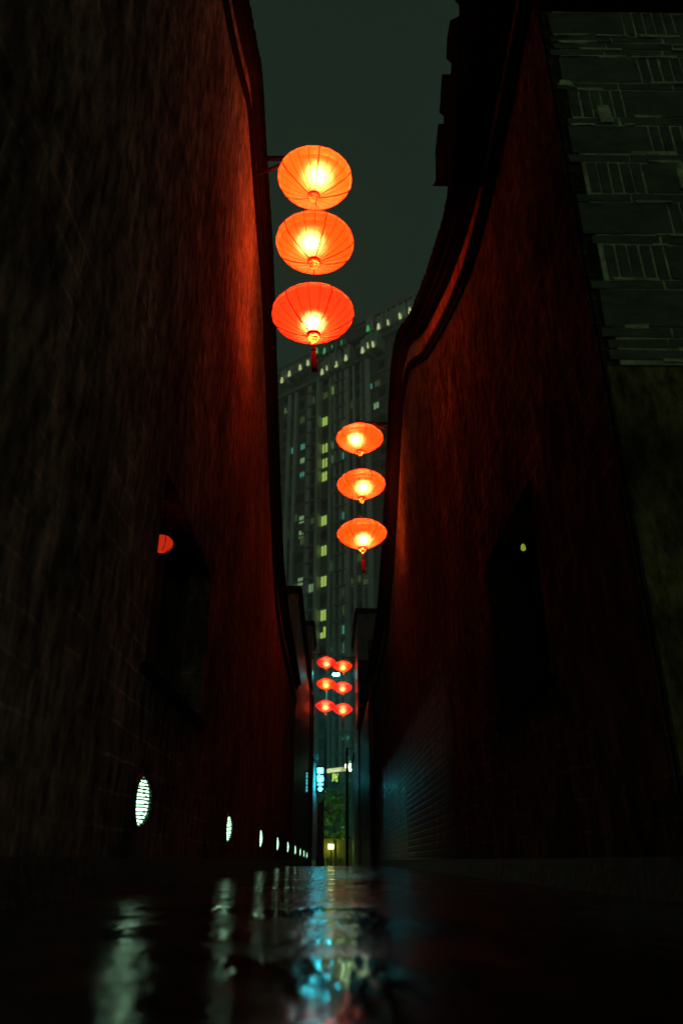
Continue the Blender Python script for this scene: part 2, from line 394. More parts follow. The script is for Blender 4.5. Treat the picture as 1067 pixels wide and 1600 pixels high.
# drip tiles along the copings
for root, tab, X, s, y0, y1, q in ((wl, PL, XL, -1, 3, 18, .62), (wr, PR, XR, 1, 2.5, 20, 1)):
    mb = MB(); y = y0
    while y < y1 - .1:
        h = lerp(tab, y+.05)
        a, b = sorted((X - s*.196*q, X + s*.1)); mb.box((a, y, h+.052), (b, y+.10, h+.085+random.uniform(-.01, .012)), .004)
        y += .155
    mb.build('tile_row', M['tile'], root)
# upturned ridge ends: stacked tile courses, right wall near part
def ridge(root, X, s, spans, name='ridge_tiles'):
    for (ya, yb, za, zb, ex) in spans:
        a, b = sorted((X - s*(.2+ex), X + s*.25))
        poly = [(ya, za), (yb, za), (yb, zb-.03), (yb-.03, zb), (ya+.04, zb), (ya, zb-.05)]
        MB().prism(poly, 'x', a, b).build(name, M['tile'], root)
XO = XR - .22
def yz(px, py): return at_x(px, py, XO)
steps = [((700, 258), (684, 290)), ]
tips = [(706, 256), (697, 247), (683, 246), (680, 289), (690, 281), (704, 287)]
for poly_px in ([(712, 258), (692, 252), (684, 246), (684, 282), (679, 291), (690, 284), (704, 288), (714, 292)],
                [(716, 200), (697, 193), (688, 194), (683, 240), (684, 246), (692, 252), (712, 258)],
                [(718, 112), (708, 116), (694, 116), (690, 176), (697, 182), (697, 193), (716, 200)],
                [(722, 24), (716, 28), (707, 32), (702, 60), (701, 92), (709, 99), (708, 116), (718, 112)],
                [(740, -60), (722, -60), (716, -30), (715, 2), (721, 8), (722, 24), (740, 20)]):
    pts = [yz(*q) for q in poly_px]
    MB().prism(pts, 'x', XO - .02, XR + .3).build('ridge_tiles', M['tile'], wr)
# solid ridge body behind those courses
top_px = [(722, -120), (722, -60), (720, 0), (714, 112), (708, 200), (706, 262), (706, 290), (697, 318)]
tp = [yz(*q) for q in top_px]
body = sorted(tp) ; lowb = [(y, lerp(PR, y)+.02) for y, _ in sorted(tp)]
MB().prism([p for p in body] + lowb[::-1], 'x', XO + .01, XR + .28).build('ridge_base', M['tile'], wr)

# brick end face of the right wall and the plastered foot under it
bf = MB(); random.seed(11)
Yf = 2.50
rows = []   # (z0, z1, type) photographed order, from the lowest band up
z = 1.985
for typ in ('t', 't', 't', 'B', 't', 'A', 't', 'B', 't', 'A', 't', 'B', 't', 'A', 't', 'B', 't', 't', 't', 'B'):
    hgt = {'t': .057, 'T': .057}.get(typ, .203); rows.append((z, z+hgt-.011, typ)); z += hgt
x_end = 3.1
for k, (z0, z1, typ) in enumerate(rows):
    x = XR + (.01 if typ in 'tB' else .06) + random.uniform(0, .05)
    if typ in 'tT':
        while x < x_end:
            L_ = random.uniform(.24, .34); bf.box((x, Yf-.014, z0), (min(x_end, x+L_), Yf+.05, z1), .0035); x += L_ + random.uniform(.008, .016)
    else:
        up_first = typ in 'AD'
        seq = 'V' if up_first else 'W'
        while x < x_end:
            if seq == 'V':
                for q in range(5):
                    bf.box((x, Yf-.015+random.uniform(-.0015, .0015), z0), (x+.042, Yf+.05, z1), .0022); x += .042 + random.uniform(.009, .015)
                seq = 'W'
            else:
                L_ = random.uniform(.38, .44); bf.box((x, Yf-.014, z0), (x+L_, Yf+.05, z1), .004); x += L_ + .012; seq = 'V'
bf.build('brick_courses', M['brick'], wr)
mo = MB(); mo.box((XR+.075, Yf-.0105, 1.96), (x_end, Yf+.05, z)); 
for k in range(80):   # mortar squeezed out over the joints
    r0 = random.choice(rows); x = random.uniform(XR+.03, 2.3); zc = r0[0]-.0055
    ll = random.uniform(.04, .22); hh = random.uniform(.005, .010)
    mo.box((x, Yf-.019, zc-hh), (x+ll, Yf-.006, zc+hh), .004)
for x, zc, ww, hh in ((1.30, 3.46, .06, .05), (1.75, 2.05, .07, .03), (1.86, 2.0, .2, .02), (1.14, 3.70, .07, .03), (1.62, 3.05, .03, .09), (1.7, 2.75, .05, .02)):
    mo.box((x, Yf-.02, zc-hh), (x+ww, Yf-.006, zc+hh), .012)
mo.build('mortar', M['mortar'], wr)
fm = MB(); fm.box((XR+.42, Yf+.05, 0), (3.1, Yf+.4, z+.8)); fm.box((XR+.003, Yf-.001+.0, z), (3.1, Yf+.05, z+.8))
fm.box((XR+.02, Yf-.004, 0), (3.1, Yf+.05, 1.955))
fm.build('end_wall', plaster('olive_render', (.15, .14, .055)), wr)
MB().box((XR+.003, Yf-.06, z+.02), (3.1, Yf-.002, z+.1)).build('string_course', M['mould'], wr)
# plinth
MB().box((XR-.02, 2.52, -.2), (XR+.01, 20, .13)).build('plinth', M['concrete'], wr)
MB().box((XL-.01, -3, -.2), (XL+.012, 18, .13)).build('plinth', M['concrete'], wl)
# the joint strip (raised quoin edge) seen on the right wall
MB().box((XR-.008, 2.5, .3), (XR+.01, 2.78, 4.3)).build('quoin', M['plaster_r'], wr)

sl_ = thing('lantern_reflection', 'tiny glowing shape added for a red lantern reflection in the left wall window', 'lantern')  # added glowing shape in place of a lantern mirrored in the window glass
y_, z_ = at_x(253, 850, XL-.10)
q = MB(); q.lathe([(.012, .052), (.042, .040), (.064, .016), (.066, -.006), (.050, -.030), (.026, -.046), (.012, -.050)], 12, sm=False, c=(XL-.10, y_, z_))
q.build('shade', glow_mat_simple('red_reflection_glow', (1, .04, .008), .5), sl_)
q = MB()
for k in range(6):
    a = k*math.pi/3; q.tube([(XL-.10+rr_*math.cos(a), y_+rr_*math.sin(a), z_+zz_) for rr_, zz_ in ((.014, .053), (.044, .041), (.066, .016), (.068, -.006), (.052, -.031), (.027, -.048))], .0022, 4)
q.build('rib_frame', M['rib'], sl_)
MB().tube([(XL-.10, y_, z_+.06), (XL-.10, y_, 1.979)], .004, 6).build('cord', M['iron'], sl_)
# small glowing shape added for a reflection in the right window glass
lp = thing('pane_reflection', 'tiny glowing shape added for a yellow-green reflection in the right wall window', 'lamp')
y_, z_ = at_x(817, 856, XR+.12)
MB().tube([(XR+.235, y_, z_+.05), (XR+.16, y_, z_+.05), (XR+.12, y_, z_+.02)], .006).build('arm', M['iron'], lp)
MB().lathe([(.004, .028), (.014, .014), (.017, -.008), (.010, -.018), (.003, -.020)], 12, c=(XR+.12, y_, z_)).build('bulb', glow_mat('yellow_reflection_glow', (.42, .55, .06), .5), lp)

# ------------------------------------------------------------------ houses further down the lane
def far_house(label, xf, xb, y0, y1, h, s, step=None):
    r = thing('row_house', label, 'house', group='houses further down the lane')
    lo, hi = sorted((xf, xb))
    MB().box((lo, y0, -.3), (hi, y1, h)).build('wall', M['plaster_far'], r)
    a, b = sorted((xf - s*.10, xb)); cp = MB(); cp.box((a, y0-.12, h+.003), (b, y1+.1, h+.10)); cp.box((a+.03 if s > 0 else a, y0-.08, h+.1), (b if s > 0 else b-.03, y1+.05, h+.2))
    cp.build('coping', M['tile'], r)
    a, b = sorted((xf - s*.05, xf - s*.002)); MB().box((a, y0-.05, h-.2), (b, y1, h-.08)).build('cornice', M['mould'], r)
    return r
far_house('lower dark house behind the left wall, its roof just clearing the curved gable', XL+.01, -5, 18.02, 29.9, 6.25, -1)
hl = far_house('tall dark house ending the left side of the lane by the far paired lanterns', -.80, -6, 30, 33.4, 8.95, -1)
hr0 = far_house('low dark house behind the drain pipe on the right of the lane', XR-.07, 6, 20.05, 28.2, 4.5, 1)
hr = far_house('tall dark house ending the right side of the lane by the far paired lanterns', .98, 6, 28.3, 33.4, 8.95, 1)
# hanging eaves bracket shapes on the tall houses
for r, X, s in ((hl, -.80, -1), (hr, .98, 1)):
    y, _ = 28.25 if s > 0 else 29.95, 0
    poly = [(X, 7.0), (X, 4.4), (X + s*.12, 3.9), (X + s*.35, 3.75), (X + s*.4, 7.0)]
    MB().prism(poly, 'y', y-.35, y-.02).build('eaves_bracket', M['mould'], r)

# drain pipes
def pipe(label, x, y, z1, r=.055, group='drain pipes down the lane'):
    p = thing('drain_pipe', label, 'pipe', (x, y, 0), group=group)
    MB().tube([(0, 0, -.1), (0, 0, z1)], r, 12).build('pipe', M['pipe'], p)
    k = .6
    while k < z1:
        MB().lathe([(r+.001, -.02), (r+.012, -.02), (r+.012, .02), (r+.001, .02)], 12, c=(0, 0, k)).build('clamp', M['iron'], p); k += 1.5
pipe('thick black drain pipe at the end of the curved right wall', XR-.09, 19.3, 5.4, .075)
pipe('slim drain pipe on the far left house beside the cyan sign', -.73, 29.6, 6.0, .05)

# ------------------------------------------------------------------ lanterns
def shade_mesh(n=22, squash=1.0):
    prof = [(.055, .222), (.15, .203), (.255, .155), (.345, .09), (.395, .026), (.40, -.01), (.372, -.065), (.305, -.122), (.21, -.185), (.118, -.232), (.06, -.25)]
    return [(r, z*squash) for r, z in prof]
def make_lantern(kind, bulb_at=(0, 0, -.05), squash=1.0, tassel=False, lowpoly=False):
    t = thing('hanging_lantern', None, 'lantern')
    n = 22; prof = shade_mesh(n, squash)
    MB().lathe(prof, n, sm=False).build('shade', SH[kind], t)
    rb = MB(); sm_ = MB()
    for k in range(n):
        a = 2*math.pi*k/n; c, s_ = math.cos(a), math.sin(a)
        heavy = k % 4 == 1
        pts = []
        for i in range(len(prof)-1):
            for q in range(3 if heavy else 1):
                f = q/(3 if heavy else 1); r = prof[i][0]*(1-f)+prof[i+1][0]*f + .002; z = prof[i][1]*(1-f)+prof[i+1][1]*f
                jt = random.uniform(-.004, .004) if heavy else 0
                pts.append((r*math.cos(a+jt/max(r, .1)), r*math.sin(a+jt/max(r, .1)), z))
        pts.append((prof[-1][0]*c, prof[-1][0]*s_, prof[-1][1]))
        if heavy: sm_.tube(pts, [.0042+random.uniform(0, .0035) for _ in pts], 5, False)
        else: rb.tube(pts, .0027, 4, False)
    hoop = [(( .398)*math.cos(2*math.pi*k/n), .398*math.sin(2*math.pi*k/n), .025*squash) for k in range(n+1)]
    rb.tube(hoop, .0012, 4, False)
    rb.build('rib_frame', M['rib'], t); sm_.build('seam_trim', M['rib'], t)
    zb = prof[-1][1]; zt = prof[0][1]
    MB().lathe([(.004, zt+.035), (.04, zt+.03), (.07, zt+.008), (.072, zt-.012), (.05, zt-.02)], 20).build('top_cap', M['red_cap'], t)
    cp = MB(); cp.lathe([(.066, zb+.012), (.068, zb-.012), (.062, zb-.02)], 22)
    cp.build('base_collar', M['red_cap'], t)
    q = MB(); r = .056; z = zb-.018; pr = []
    for r in (.056, .044, .031):
        pr += [(r*.86, z), (r, z-.006), (r*1.02, z-.014), (r*.9, z-.022)]; z -= .023
    pr += [(.014, z-.004), (.002, z-.008)]
    q.lathe(pr, 22).build('base_finial', M['brass'], t)
    MB().tube([(0, 0, zt+.03), (0, 0, zt+.075)], .006, 6).build('hook', M['steel'], t)
    MB().tube([(0, 0, z-.003), (0, 0, z-.05)], .004, 6).build('hook', M['steel'], t)
    MB().tube([(-.05, 0, zt+.085), (0, 0, zt+.076), (.05, .01, zt+.066)], .004, 5).build('cable_tie', M['steel'], t)
    MB().lathe([(.002, .066), (.04, .052), (.068, .008), (.06, -.035), (.028, -.058), (.002, -.064)], 14, c=bulb_at).build('bulb', BULB[kind], t)
    if tassel:
        ts = thing('tassel', None, None); ts.parent = t
        MB().lathe([(.003, z-.03), (.016, z-.038), (.022, z-.055), (.014, z-.068), (.02, z-.078), (.024, z-.095), (.012, z-.108), (.01, z-.114)], 14).build('bead', M['red_cap'], ts)
        mb = MB(); mb.lathe([(.008, z-.11), (.021, z-.122), (.024, z-.15), (.027, z-.31), (.024, z-.325), (.004, z-.322)], 16)
        for _ in range(26):
            a = random.uniform(0, 6.28); mb.tube([(.02*math.cos(a), .02*math.sin(a), z-.13), (.027*math.cos(a), .027*math.sin(a), z-.33-random.uniform(0, .02))], .0025, 4)
        mb.build('fringe', M['tassel'], ts)
    return t
def stack(px_list, Y, kinds, labels, rot=0., bulbs=None, group=None, scale=1.):
    pos = [at_y(px, py, Y) for px, py in px_list]
    X = sum(p[0] for p in pos)/len(pos)
    for i, ((x, z), kd, lb) in enumerate(zip(pos, kinds, labels)):
        L_ = make_lantern(kd, (bulbs or [(0, 0, -.03)]*3)[i], tassel=(i == len(pos)-1))
        L_.location = (x, Y, z); L_.rotation_euler = (R(random.uniform(-2, 2)), R(random.uniform(-2, 2)), rot + i*.17); L_.scale = (scale,)*3
        L_['label'] = lb; L_['group'] = group or 'red silk lanterns hanging in stacks of three'
    return X, pos
def cord(x, Y, z0, z1, label):
    return tag(MB().tube([(x, Y, z0), (x, Y, z1)], .004, 6).build('cord', M['iron']), label, 'cord', 'cords holding the lantern stacks')
def bracket(label, xw, x, Y, z, drop=.22):
    b = thing('wall_bracket', label, 'bracket', group='iron brackets holding the lantern stacks')
    s = 1 if x > xw else -1
    MB().box((min(xw, xw+s*.012), Y-.05, z-drop-.05), (max(xw, xw+s*.012), Y+.05, z+.06)).build('wall_plate', M['iron'], b)
    MB().tube([(xw, Y, z), (x+s*.03, Y, z+.01)], .026, 8).build('arm', M['iron'], b)
    MB().tube([(xw, Y, z-drop), (xw+(x-xw)*.25, Y, z-drop+.07), (xw+(x-xw)*.62, Y, z-.015)], .022, 8).build('brace', M['iron'], b)
    MB().tube([(x, Y, z), (x+s*.05, Y, z+.035), (x+s*.07, Y, z+.01), (x+s*.04, Y, z-.02)], .008, 6).build('scroll', M['iron'], b)

random.seed(3)
Y1, Y2, Y3 = 5.75, 11.0, 30.6
x1, p1 = stack([(492, 279), (492, 380), (489, 491)], Y1, ['amber', 'orange', 'red'],
   ['amber glowing silk lantern at the top of the nearest stack under the iron bracket', 'orange glowing silk lantern in the middle of the nearest stack',
    'red silk lantern with a dark red tassel at the bottom of the nearest stack'], bulbs=[(.03, 0, .06), (-.04, 0, .02), (0, .0, -.09)])
x2, p2 = stack([(562, 685), (564.5, 757), (565.5, 834)], Y2, ['orange', 'orange', 'orange'],
   ['orange silk lantern at the top of the middle-distance stack by the right wall', 'orange silk lantern in the middle of the middle-distance stack by the right wall',
    'orange silk lantern with a red tassel, lowest of the middle-distance stack by the right wall'], rot=.1, bulbs=[(-.06, 0, 0), (.03, 0, -.02), (.02, 0, -.07)])
x3, p3 = stack([(510, 1035), (509.5, 1068.5), (508.5, 1103)], Y3, ['deep', 'far_red', 'deep'],
   ['pinkish red lantern at the top of the far left stack', 'orange-red lantern in the middle of the far left stack', 'pinkish red lantern at the bottom of the far left stack'])
x4, p4 = stack([(535.5, 1041), (535, 1074), (535.5, 1108)], Y3+.5, ['far_red', 'deep', 'deep'],
   ['orange-red lantern at the top of the far right stack', 'deep red lantern in the middle of the far right stack', 'deep red lantern at the bottom of the far right stack'], rot=.2)
bracket('black iron bracket on the left wall above the nearest lantern stack', XL+.01, x1, Y1, p1[0][1]+.30, .24)
bracket('thin black bracket on the right wall above the middle-distance lantern stack', XR-.01, x2, Y2, p2[0][1]+.30, .16)
bracket('far black bracket on the left house above the far left lantern stack', -.81, x3, Y3, p3[0][1]+.34, .2)
bracket('far black bracket on the right house above the far right lantern stack', .99, x4, Y3+.5, p4[0][1]+.36, .2)
for i, (x, Y, pp) in enumerate(((x1, Y1, p1), (x2, Y2, p2), (x3, Y3, p3), (x4, Y3+.5, p4))):
    nm = ('the nearest stack', 'the middle-distance stack', 'the far left stack', 'the far right stack')[i]
    for j, wd in enumerate(('bracket to the top lantern', 'top lantern to the middle one', 'middle lantern to the bottom one')):
        za = pp[j][1]+.24; zb_ = (pp[0][1]+.30) if j == 0 else pp[j-1][1]-.33
        if abs(zb_-za) < .02: continue
        cord(pp[j][0], Y, min(za, zb_), max(za, zb_), 'cord of %s, %s' % (nm, wd))

# ------------------------------------------------------------------ round louvred wall lights
def make_wall_light():
    t = thing('wall_light', None, 'wall light', group='round louvred lights set in the left wall')
    r = .106
    def disc(prof, n=32, depth=1):   # lathe about x axis
        mb = MB(); mb.lathe(prof, n); mb.v = [(z, x, y) for x, y, z in mb.v]; return mb
    disc([(r*1.06, -.01), (r*1.10, 0), (r*1.10, .012), (r*1.0, .02), (r*.98, .004)]).build('trim_ring', M['housing'], t)
    disc([(r*.965, .002), (r*.9, .018), (r*.7, .030), (r*.4, .037), (.001, .040)]).build('lens', M['lens'], t)
    lv = MB(); n = 13
    for k in range(n):
        z = -r*.93 + (k+.5)*(2*r*.93)/n; hw = math.sqrt(max(0, (r*.97)**2 - z*z)); m_ = 10
        for q in range(m_):
            ya, yb = -hw + 2*hw*q/m_, -hw + 2*hw*(q+1)/m_
            fx = lambda y: .048*math.sqrt(max(.0, 1-(y*y+z*z)/(r*1.0)**2)) + .003
            lv.face([(fx(ya)-.010, ya, z+.003), (fx(yb)-.010, yb, z+.003), (fx(yb)+.006, yb, z-.0045), (fx(ya)+.006, ya, z-.0045)])
    o = lv.build('louvre', M['louvre'], t); sd = o.modifiers.new('th', 'SOLIDIFY'); sd.thickness = .0036
    return t
wl0 = make_wall_light()
for i in range(11):
    o = wl0 if i == 0 else copy_tree(wl0)
    yy = .48 + 3.12*i
    z_ = .362 if i < 6 else .362 - .018*(i-5)
    X = XL if yy < 18 else (XL+.01 if yy < 30 else -.80)
    o.location = (X, yy, z_)
    o['label'] = ['round louvred wall light low on the left wall beside the camera, nearest of the row',
      'largest bright round louvred light low on the left wall', 'second brightest round light along the left wall, past the largest one',
      'third bright light along the foot of the left wall', 'fourth bright light along the foot of the left wall',
      'fifth small light along the foot of the left wall', 'sixth small light along the foot of the left wall',
      'seventh tiny light along the foot of the left wall', 'eighth tiny light near the far end of the left side',
      'ninth tiny light near the far end of the left side', 'last tiny light of the row at the far end of the left side'][i]

# ------------------------------------------------------------------ street end: signs, lamps, tree, shop
G = {'cyan': glow_mat('cyan_lightbox', (.05, .85, 1.0), 15.0), 'cyan_dim': glow_mat('cyan_rim', (.0, .22, .30), .5, (.05, .3, .35)),
     'lime': glow_mat('lime_letters', (.55, 1.0, .12), 1.1), 'pale': glow_mat('pale_strip', (.85, 1.0, .45), .9),
     'white_green': glow_mat('white_green_tube', (.6, 1, .45), 14), 'street': glow_mat('street_lamp_glass', (.05, .95, .9), 420),
     'yellow': glow_mat('yellow_lamp', (1, .95, .18), 8), 'red_dot': glow_mat('green_led', (.02, .6, .16), .9),
     'ink': mat('sign_ink', (.08, .10, .03), .6), 'navy': mat('sign_panel', (.01, .03, .05), .3)}
def px_box(name, m, parent, px0, py0, px1, py1, Y, d=.05, pz=0):
    x0, z1 = at_y(px0, py0, Y); x1_, z0 = at_y(px1, py1, Y)
    return MB().box((min(x0, x1_), Y, min(z0, z1)), (max(x0, x1_), Y+d, max(z0, z1))).build(name, m, parent)
Ys = 42.0
sg = thing('lightbox_sign', 'bright cyan-white vertical lightbox sign with three glyphs and a diamond at the lane end', 'sign')
px_box('sign_panel', G['navy'], sg, 493.5, 1196, 507, 1239.5, Ys, .22)
def sq(px0, py0, px1, py1, y=Ys-.03, d=.028, name='glyph'):
    px_box(name, G['cyan'], sg, px0, py0, px1, py1, y, d)
a0 = MB()
def rect_into(mb, px0, py0, px1, py1, Y, d):
    x0, z1 = at_y(px0, py0, Y); x1_, z0 = at_y(px1, py1, Y); mb.box((min(x0, x1_), Y, min(z0, z1)), (max(x0, x1_), Y+d, max(z0, z1)))
mb = MB(); rect_into(mb, 496.2, 1200.2, 504.7, 1208, Ys-.03, .028); mb.build('glyph', G['cyan'], sg)
mb = MB()
for q in ((496.6, 1210.9, 500, 1212.6), (499, 1212.6, 501.4, 1214.4), (496, 1213, 498.4, 1217), (498.7, 1214.6, 502, 1220), (502.3, 1212.5, 504.9, 1221), (496, 1217.6, 498.4, 1221.2), (498.5, 1220.4, 502, 1221.8)):
    rect_into(mb, *q, Ys-.03, .028)
mb.build('glyph', G['cyan'], sg)
mb = MB()
for q in ((499.3, 1223.2, 501.8, 1224.8), (496.2, 1225, 504.6, 1226.6)): rect_into(mb, *q, Ys-.03, .028)
mb.build('glyph', G['cyan'], sg)
cx, cz = at_y(500.4, 1232.7, Ys-.03); rr = .135
MB().prism([(cx, cz+rr), (cx+rr*.45, cz+rr*.45), (cx+rr, cz), (cx+rr*.45, cz-rr*.45), (cx, cz-rr), (cx-rr*.45, cz-rr*.45), (cx-rr, cz), (cx-rr*.45, cz+rr*.45)], 'y', Ys-.03, Ys-.002).build('diamond', G['cyan'], sg)
MB().box((cx-.16, Ys+.223, cz-.1), (cx+.16, Ys+.24, cz+1.0)).build('back_fill_glow', G['cyan'], sg)  # unseen glowing plate added so the sign washes the shop front cyan
# its supporting pole
x, z = at_y(495.3, 1240, Ys)
MB().tube([(x, Ys+.1, -.3), (x, Ys+.1, z)], .05, 10).build('pole', mat('pole_paint', (.4, .42, .25), .35), sg)
# small blade sign on the left wall
bs = thing('blade_sign', 'narrow cyan-lit sign edge on the left wall short of the bright lightbox', 'sign')
y_ = 26.5; x_, z1_ = at_y(479, 1206, y_); _, z0_ = at_y(479, 1238, y_)
MB().box((XL, y_, z0_-.03), (XL+.09, y_+.05, z1_+.03)).build('sign_panel', G['navy'], bs)
mb = MB()
for k in range(6):
    a = z0_ + (z1_-z0_)*k/6
    mb.box((XL+.03, y_-.012, a+.02), (XL+.075, y_-.002, a+(z1_-z0_)/6-.02*(k % 2)-.005))
mb.build('glyph', glow_mat('blade_glyph', (.1, .8, .85), .9), bs)

# cyan washed shop front at the left of the lane end (receives the sign's light)
sf = thing('shop_front', 'pale shop front with a slanted awning washed cyan by the lightbox sign', 'shop')
x0_, z1_ = at_y(489.5, 1177, 43.5); x1_, z0_ = at_y(492, 1345, 43.5)
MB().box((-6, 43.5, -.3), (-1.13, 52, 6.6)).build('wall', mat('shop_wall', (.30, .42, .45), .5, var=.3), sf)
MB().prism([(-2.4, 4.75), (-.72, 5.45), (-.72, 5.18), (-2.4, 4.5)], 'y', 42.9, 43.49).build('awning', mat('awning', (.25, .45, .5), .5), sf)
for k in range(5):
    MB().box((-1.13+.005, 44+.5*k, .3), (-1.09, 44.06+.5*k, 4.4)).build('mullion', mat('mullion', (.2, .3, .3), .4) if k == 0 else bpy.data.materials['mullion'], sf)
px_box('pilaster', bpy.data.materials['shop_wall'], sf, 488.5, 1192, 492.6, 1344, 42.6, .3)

# gate pillar
gp = thing('gate_pillar', 'dark stone gate pillar with a slanted top left of the small tree', 'pillar')
xa, za = at_y(496.5, 1254, 38); xb, zb = at_y(506.5, 1246, 38)
MB().prism([(xa, -.3), (xb, -.3), (xb, zb), (xb-.05, zb-.02), (xb-.09, zb-.16), (xa, za-.05)], 'y', 38, 38.4).build('shaft', M['plaster_far'], gp)
MB().box((xa-.03, 37.97, -.3), (xb+.03, 38.43, .25)).build('base', M['mould'], gp)

# right-hand corner building at the end (dark column)
rb_ = thing('corner_house', 'dark corner house at the right of the lane end behind the utility pole', 'house')
MB().box((1.20, 40, -.3), (7, 46, 5.0)).build('wall', M['plaster_far'], rb_)
MB().box((1.12, 39.9, 5.003), (7, 46.1, 5.15)).build('coping', M['tile'], rb_)
MB().box((1.19, 41, .4), (1.203, 42, 2.4)).build('door', M['wood'], rb_)

# utility pole
up_ = thing('utility_pole', 'black utility pole with a short crossarm at the right of the lane end', 'pole')
x, z = at_y(542, 1168, 38); 
MB().tube([(x, 38, -.3), (x, 38, z)], [.085, .055], 12).build('pole', M['iron'], up_)
MB().tube([(x, 38, z-.05), (x+.5, 38, z-.05)], .022, 8).build('crossarm', M['iron'], up_)
MB().box((x+.42, 37.96, z-.12), (x+.47, 38.04, z-.0)).build('insulator', M['iron'], up_)
MB().tube([(x, 38, z-.45), (x+.25, 38, z-.06)], .012, 6).build('brace', M['iron'], up_)

# street lamp
sl = thing('street_lamp', 'tall street lamp burning cyan-white between the far paired lantern stacks', 'street lamp')
Yl = 57.0; xp, _ = at_y(508.5, 1200, Yl); xh, zh = at_y(525, 1054, Yl)
MB().tube([(xp, Yl, -.3), (xp, Yl, 6), (xp, Yl, zh-.5)], [.13, .11, .08], 12).build('pole', M['iron'], sl)
MB().tube([(xp, Yl, zh-.5), (xp+.15, Yl, zh+.02), (xp+.5, Yl, zh+.16), (xh+.2, Yl, zh+.17)], .05, 8).build('arm', M['iron'], sl)
MB().prism([(xh-.30, zh+.05), (xh+.30, zh+.05), (xh+.2, zh+.15), (xh-.2, zh+.15)], 'y', Yl-.2, Yl+.2).build('lamp_head', M['iron'], sl)
MB().prism([(xh-.24, zh+.045), (xh-.18, zh-.03), (xh-.08, zh-.06), (xh+.08, zh-.06), (xh+.18, zh-.03), (xh+.24, zh+.045)], 'y', Yl-.17, Yl+.17).build('lens', G['street'], sl)

s2 = copy_tree(sl); s2.location = (-4, 42, 0); s2['label'] = 'unseen street lamp added beyond the shop building to light the foot of the tower'  # added copy, hidden from view, to brighten the lower tower
s2['group'] = sl['group'] = 'street lamps beyond the lane'
# shop building with strip sign and lit character
sb = thing('street_building', 'low dark building across the street carrying the pale yellow strip sign', 'building')
MB().box((-14, 66.3, -.3), (-1.6, 76, 8.2)).build('wall', M['plaster_far'], sb)
MB().box((-1.599, 66.32, -.3), (9, 76, 7.0)).build('wall', mat('shop_block', (.10, .14, .11), .6, var=.4, vscale=(.8, .8, .8)), sb)
MB().box((-1.7, 66.0, 7.003), (9.1, 76, 7.2)).build('cornice', M['mould'], sb)
for k, (a, b) in enumerate(((-1.2, .1), (.4, 1.6))):
    MB().box((a, 66.28, 3.6), (b, 66.319, 5.2)).build('window', mat('shop_glass', (.02, .05, .04), .15) if k == 0 else bpy.data.materials['shop_glass'], sb)
st = thing('strip_sign', 'long pale yellow-green lit strip sign with a line of small dark lettering', 'sign')
Yt = 65.9
def quad_px(name, m, par, pts, Y, d):
    P = [at_y(px, py, Y) for px, py in pts]; return MB().prism(P, 'y', Y, Y+d).build(name, m, par)
quad_px('sign_panel', G['pale'], st, [(510, 1201.5), (539.5, 1198.3), (540.5, 1204), (511, 1207.6)], Yt, .2)
random.seed(5); mb = MB()
for k in range(15):
    px = 511.5 + k*1.85; py = 1202.3 - k*.2
    for q in range(3):
        ax, ay = px + random.uniform(0, .8), py + random.uniform(0, 1.2)
        rect_into(mb, ax, ay, ax + random.choice((.25, .9)), ay + random.choice((.9, .25)), Yt-.02, .018)
mb.build('lettering', G['ink'], st)
cs = thing('character_sign', 'lime green lit character hanging under the pale strip sign', 'sign')
mb = MB()
for a, b, c, d_ in ((519.4, 1209, 520.7, 1219.5), (519.4, 1209, 524.5, 1210.2), (523.4, 1209, 524.7, 1215.5), (520.5, 1211.5, 523.6, 1212.6), (520.5, 1214.2, 524, 1215.4), (518.5, 1218.5, 520.2, 1220.7),
                    (522.2, 1215.2, 523.4, 1219.5), (524.2, 1212.2, 527.7, 1213.5), (525.3, 1213, 526.7, 1219), (524.5, 1218.8, 527.6, 1221.2), (526.8, 1208.6, 528.6, 1210.9)):
    rect_into(mb, a, b, c, d_, Yt-.05, .06)
mb.build('character', G['lime'], cs)
x_a, z_a = at_y(519, 1208, Yt); x_b, z_b = at_y(528, 1222, Yt)
MB().box((x_a-.1, Yt+.012, z_b-.05), (x_b+.1, Yt+.1, z_a+.05)).build('backing', G['navy'], cs)
for i, (px, py, w_, hh, lb) in enumerate(((540.6, 1197, 1.3, 3.2, 'small white-green lamp left of the utility pole'), (547, 1199, 2.0, 5.4, 'larger white-green lamp right of the utility pole'))):
    l_ = thing('globe_lamp', lb, 'lamp', group='white-green lamps by the utility pole')
    xx, zz = at_y(px, py, 47.5); k = 47.5/F
    MB().lathe([(.003, hh*k), (w_*k*.7, hh*k*.85), (w_*k, hh*k*.3), (w_*k*.9, -hh*k*.5), (w_*k*.5, -hh*k*.95), (.003, -hh*k)], 14, c=(xx, 47.5, zz)).build('globe', G['white_green'], l_)
    MB().tube([(xx, 47.5, zz+hh*k), (xx, 47.5, zz+hh*k+.15), (xx+.35, 47.6, zz+hh*k+.22)], .025, 8).build('arm', M['iron'], l_)
    if i: MB().lathe([(.01, .16), (.22, .10), (.24, .09), (.02, .10)], 16, c=(xx+.05, 47.5, zz+hh*k)).build('cap', mat('cap_enamel', (.5, .8, .5), .3), l_)

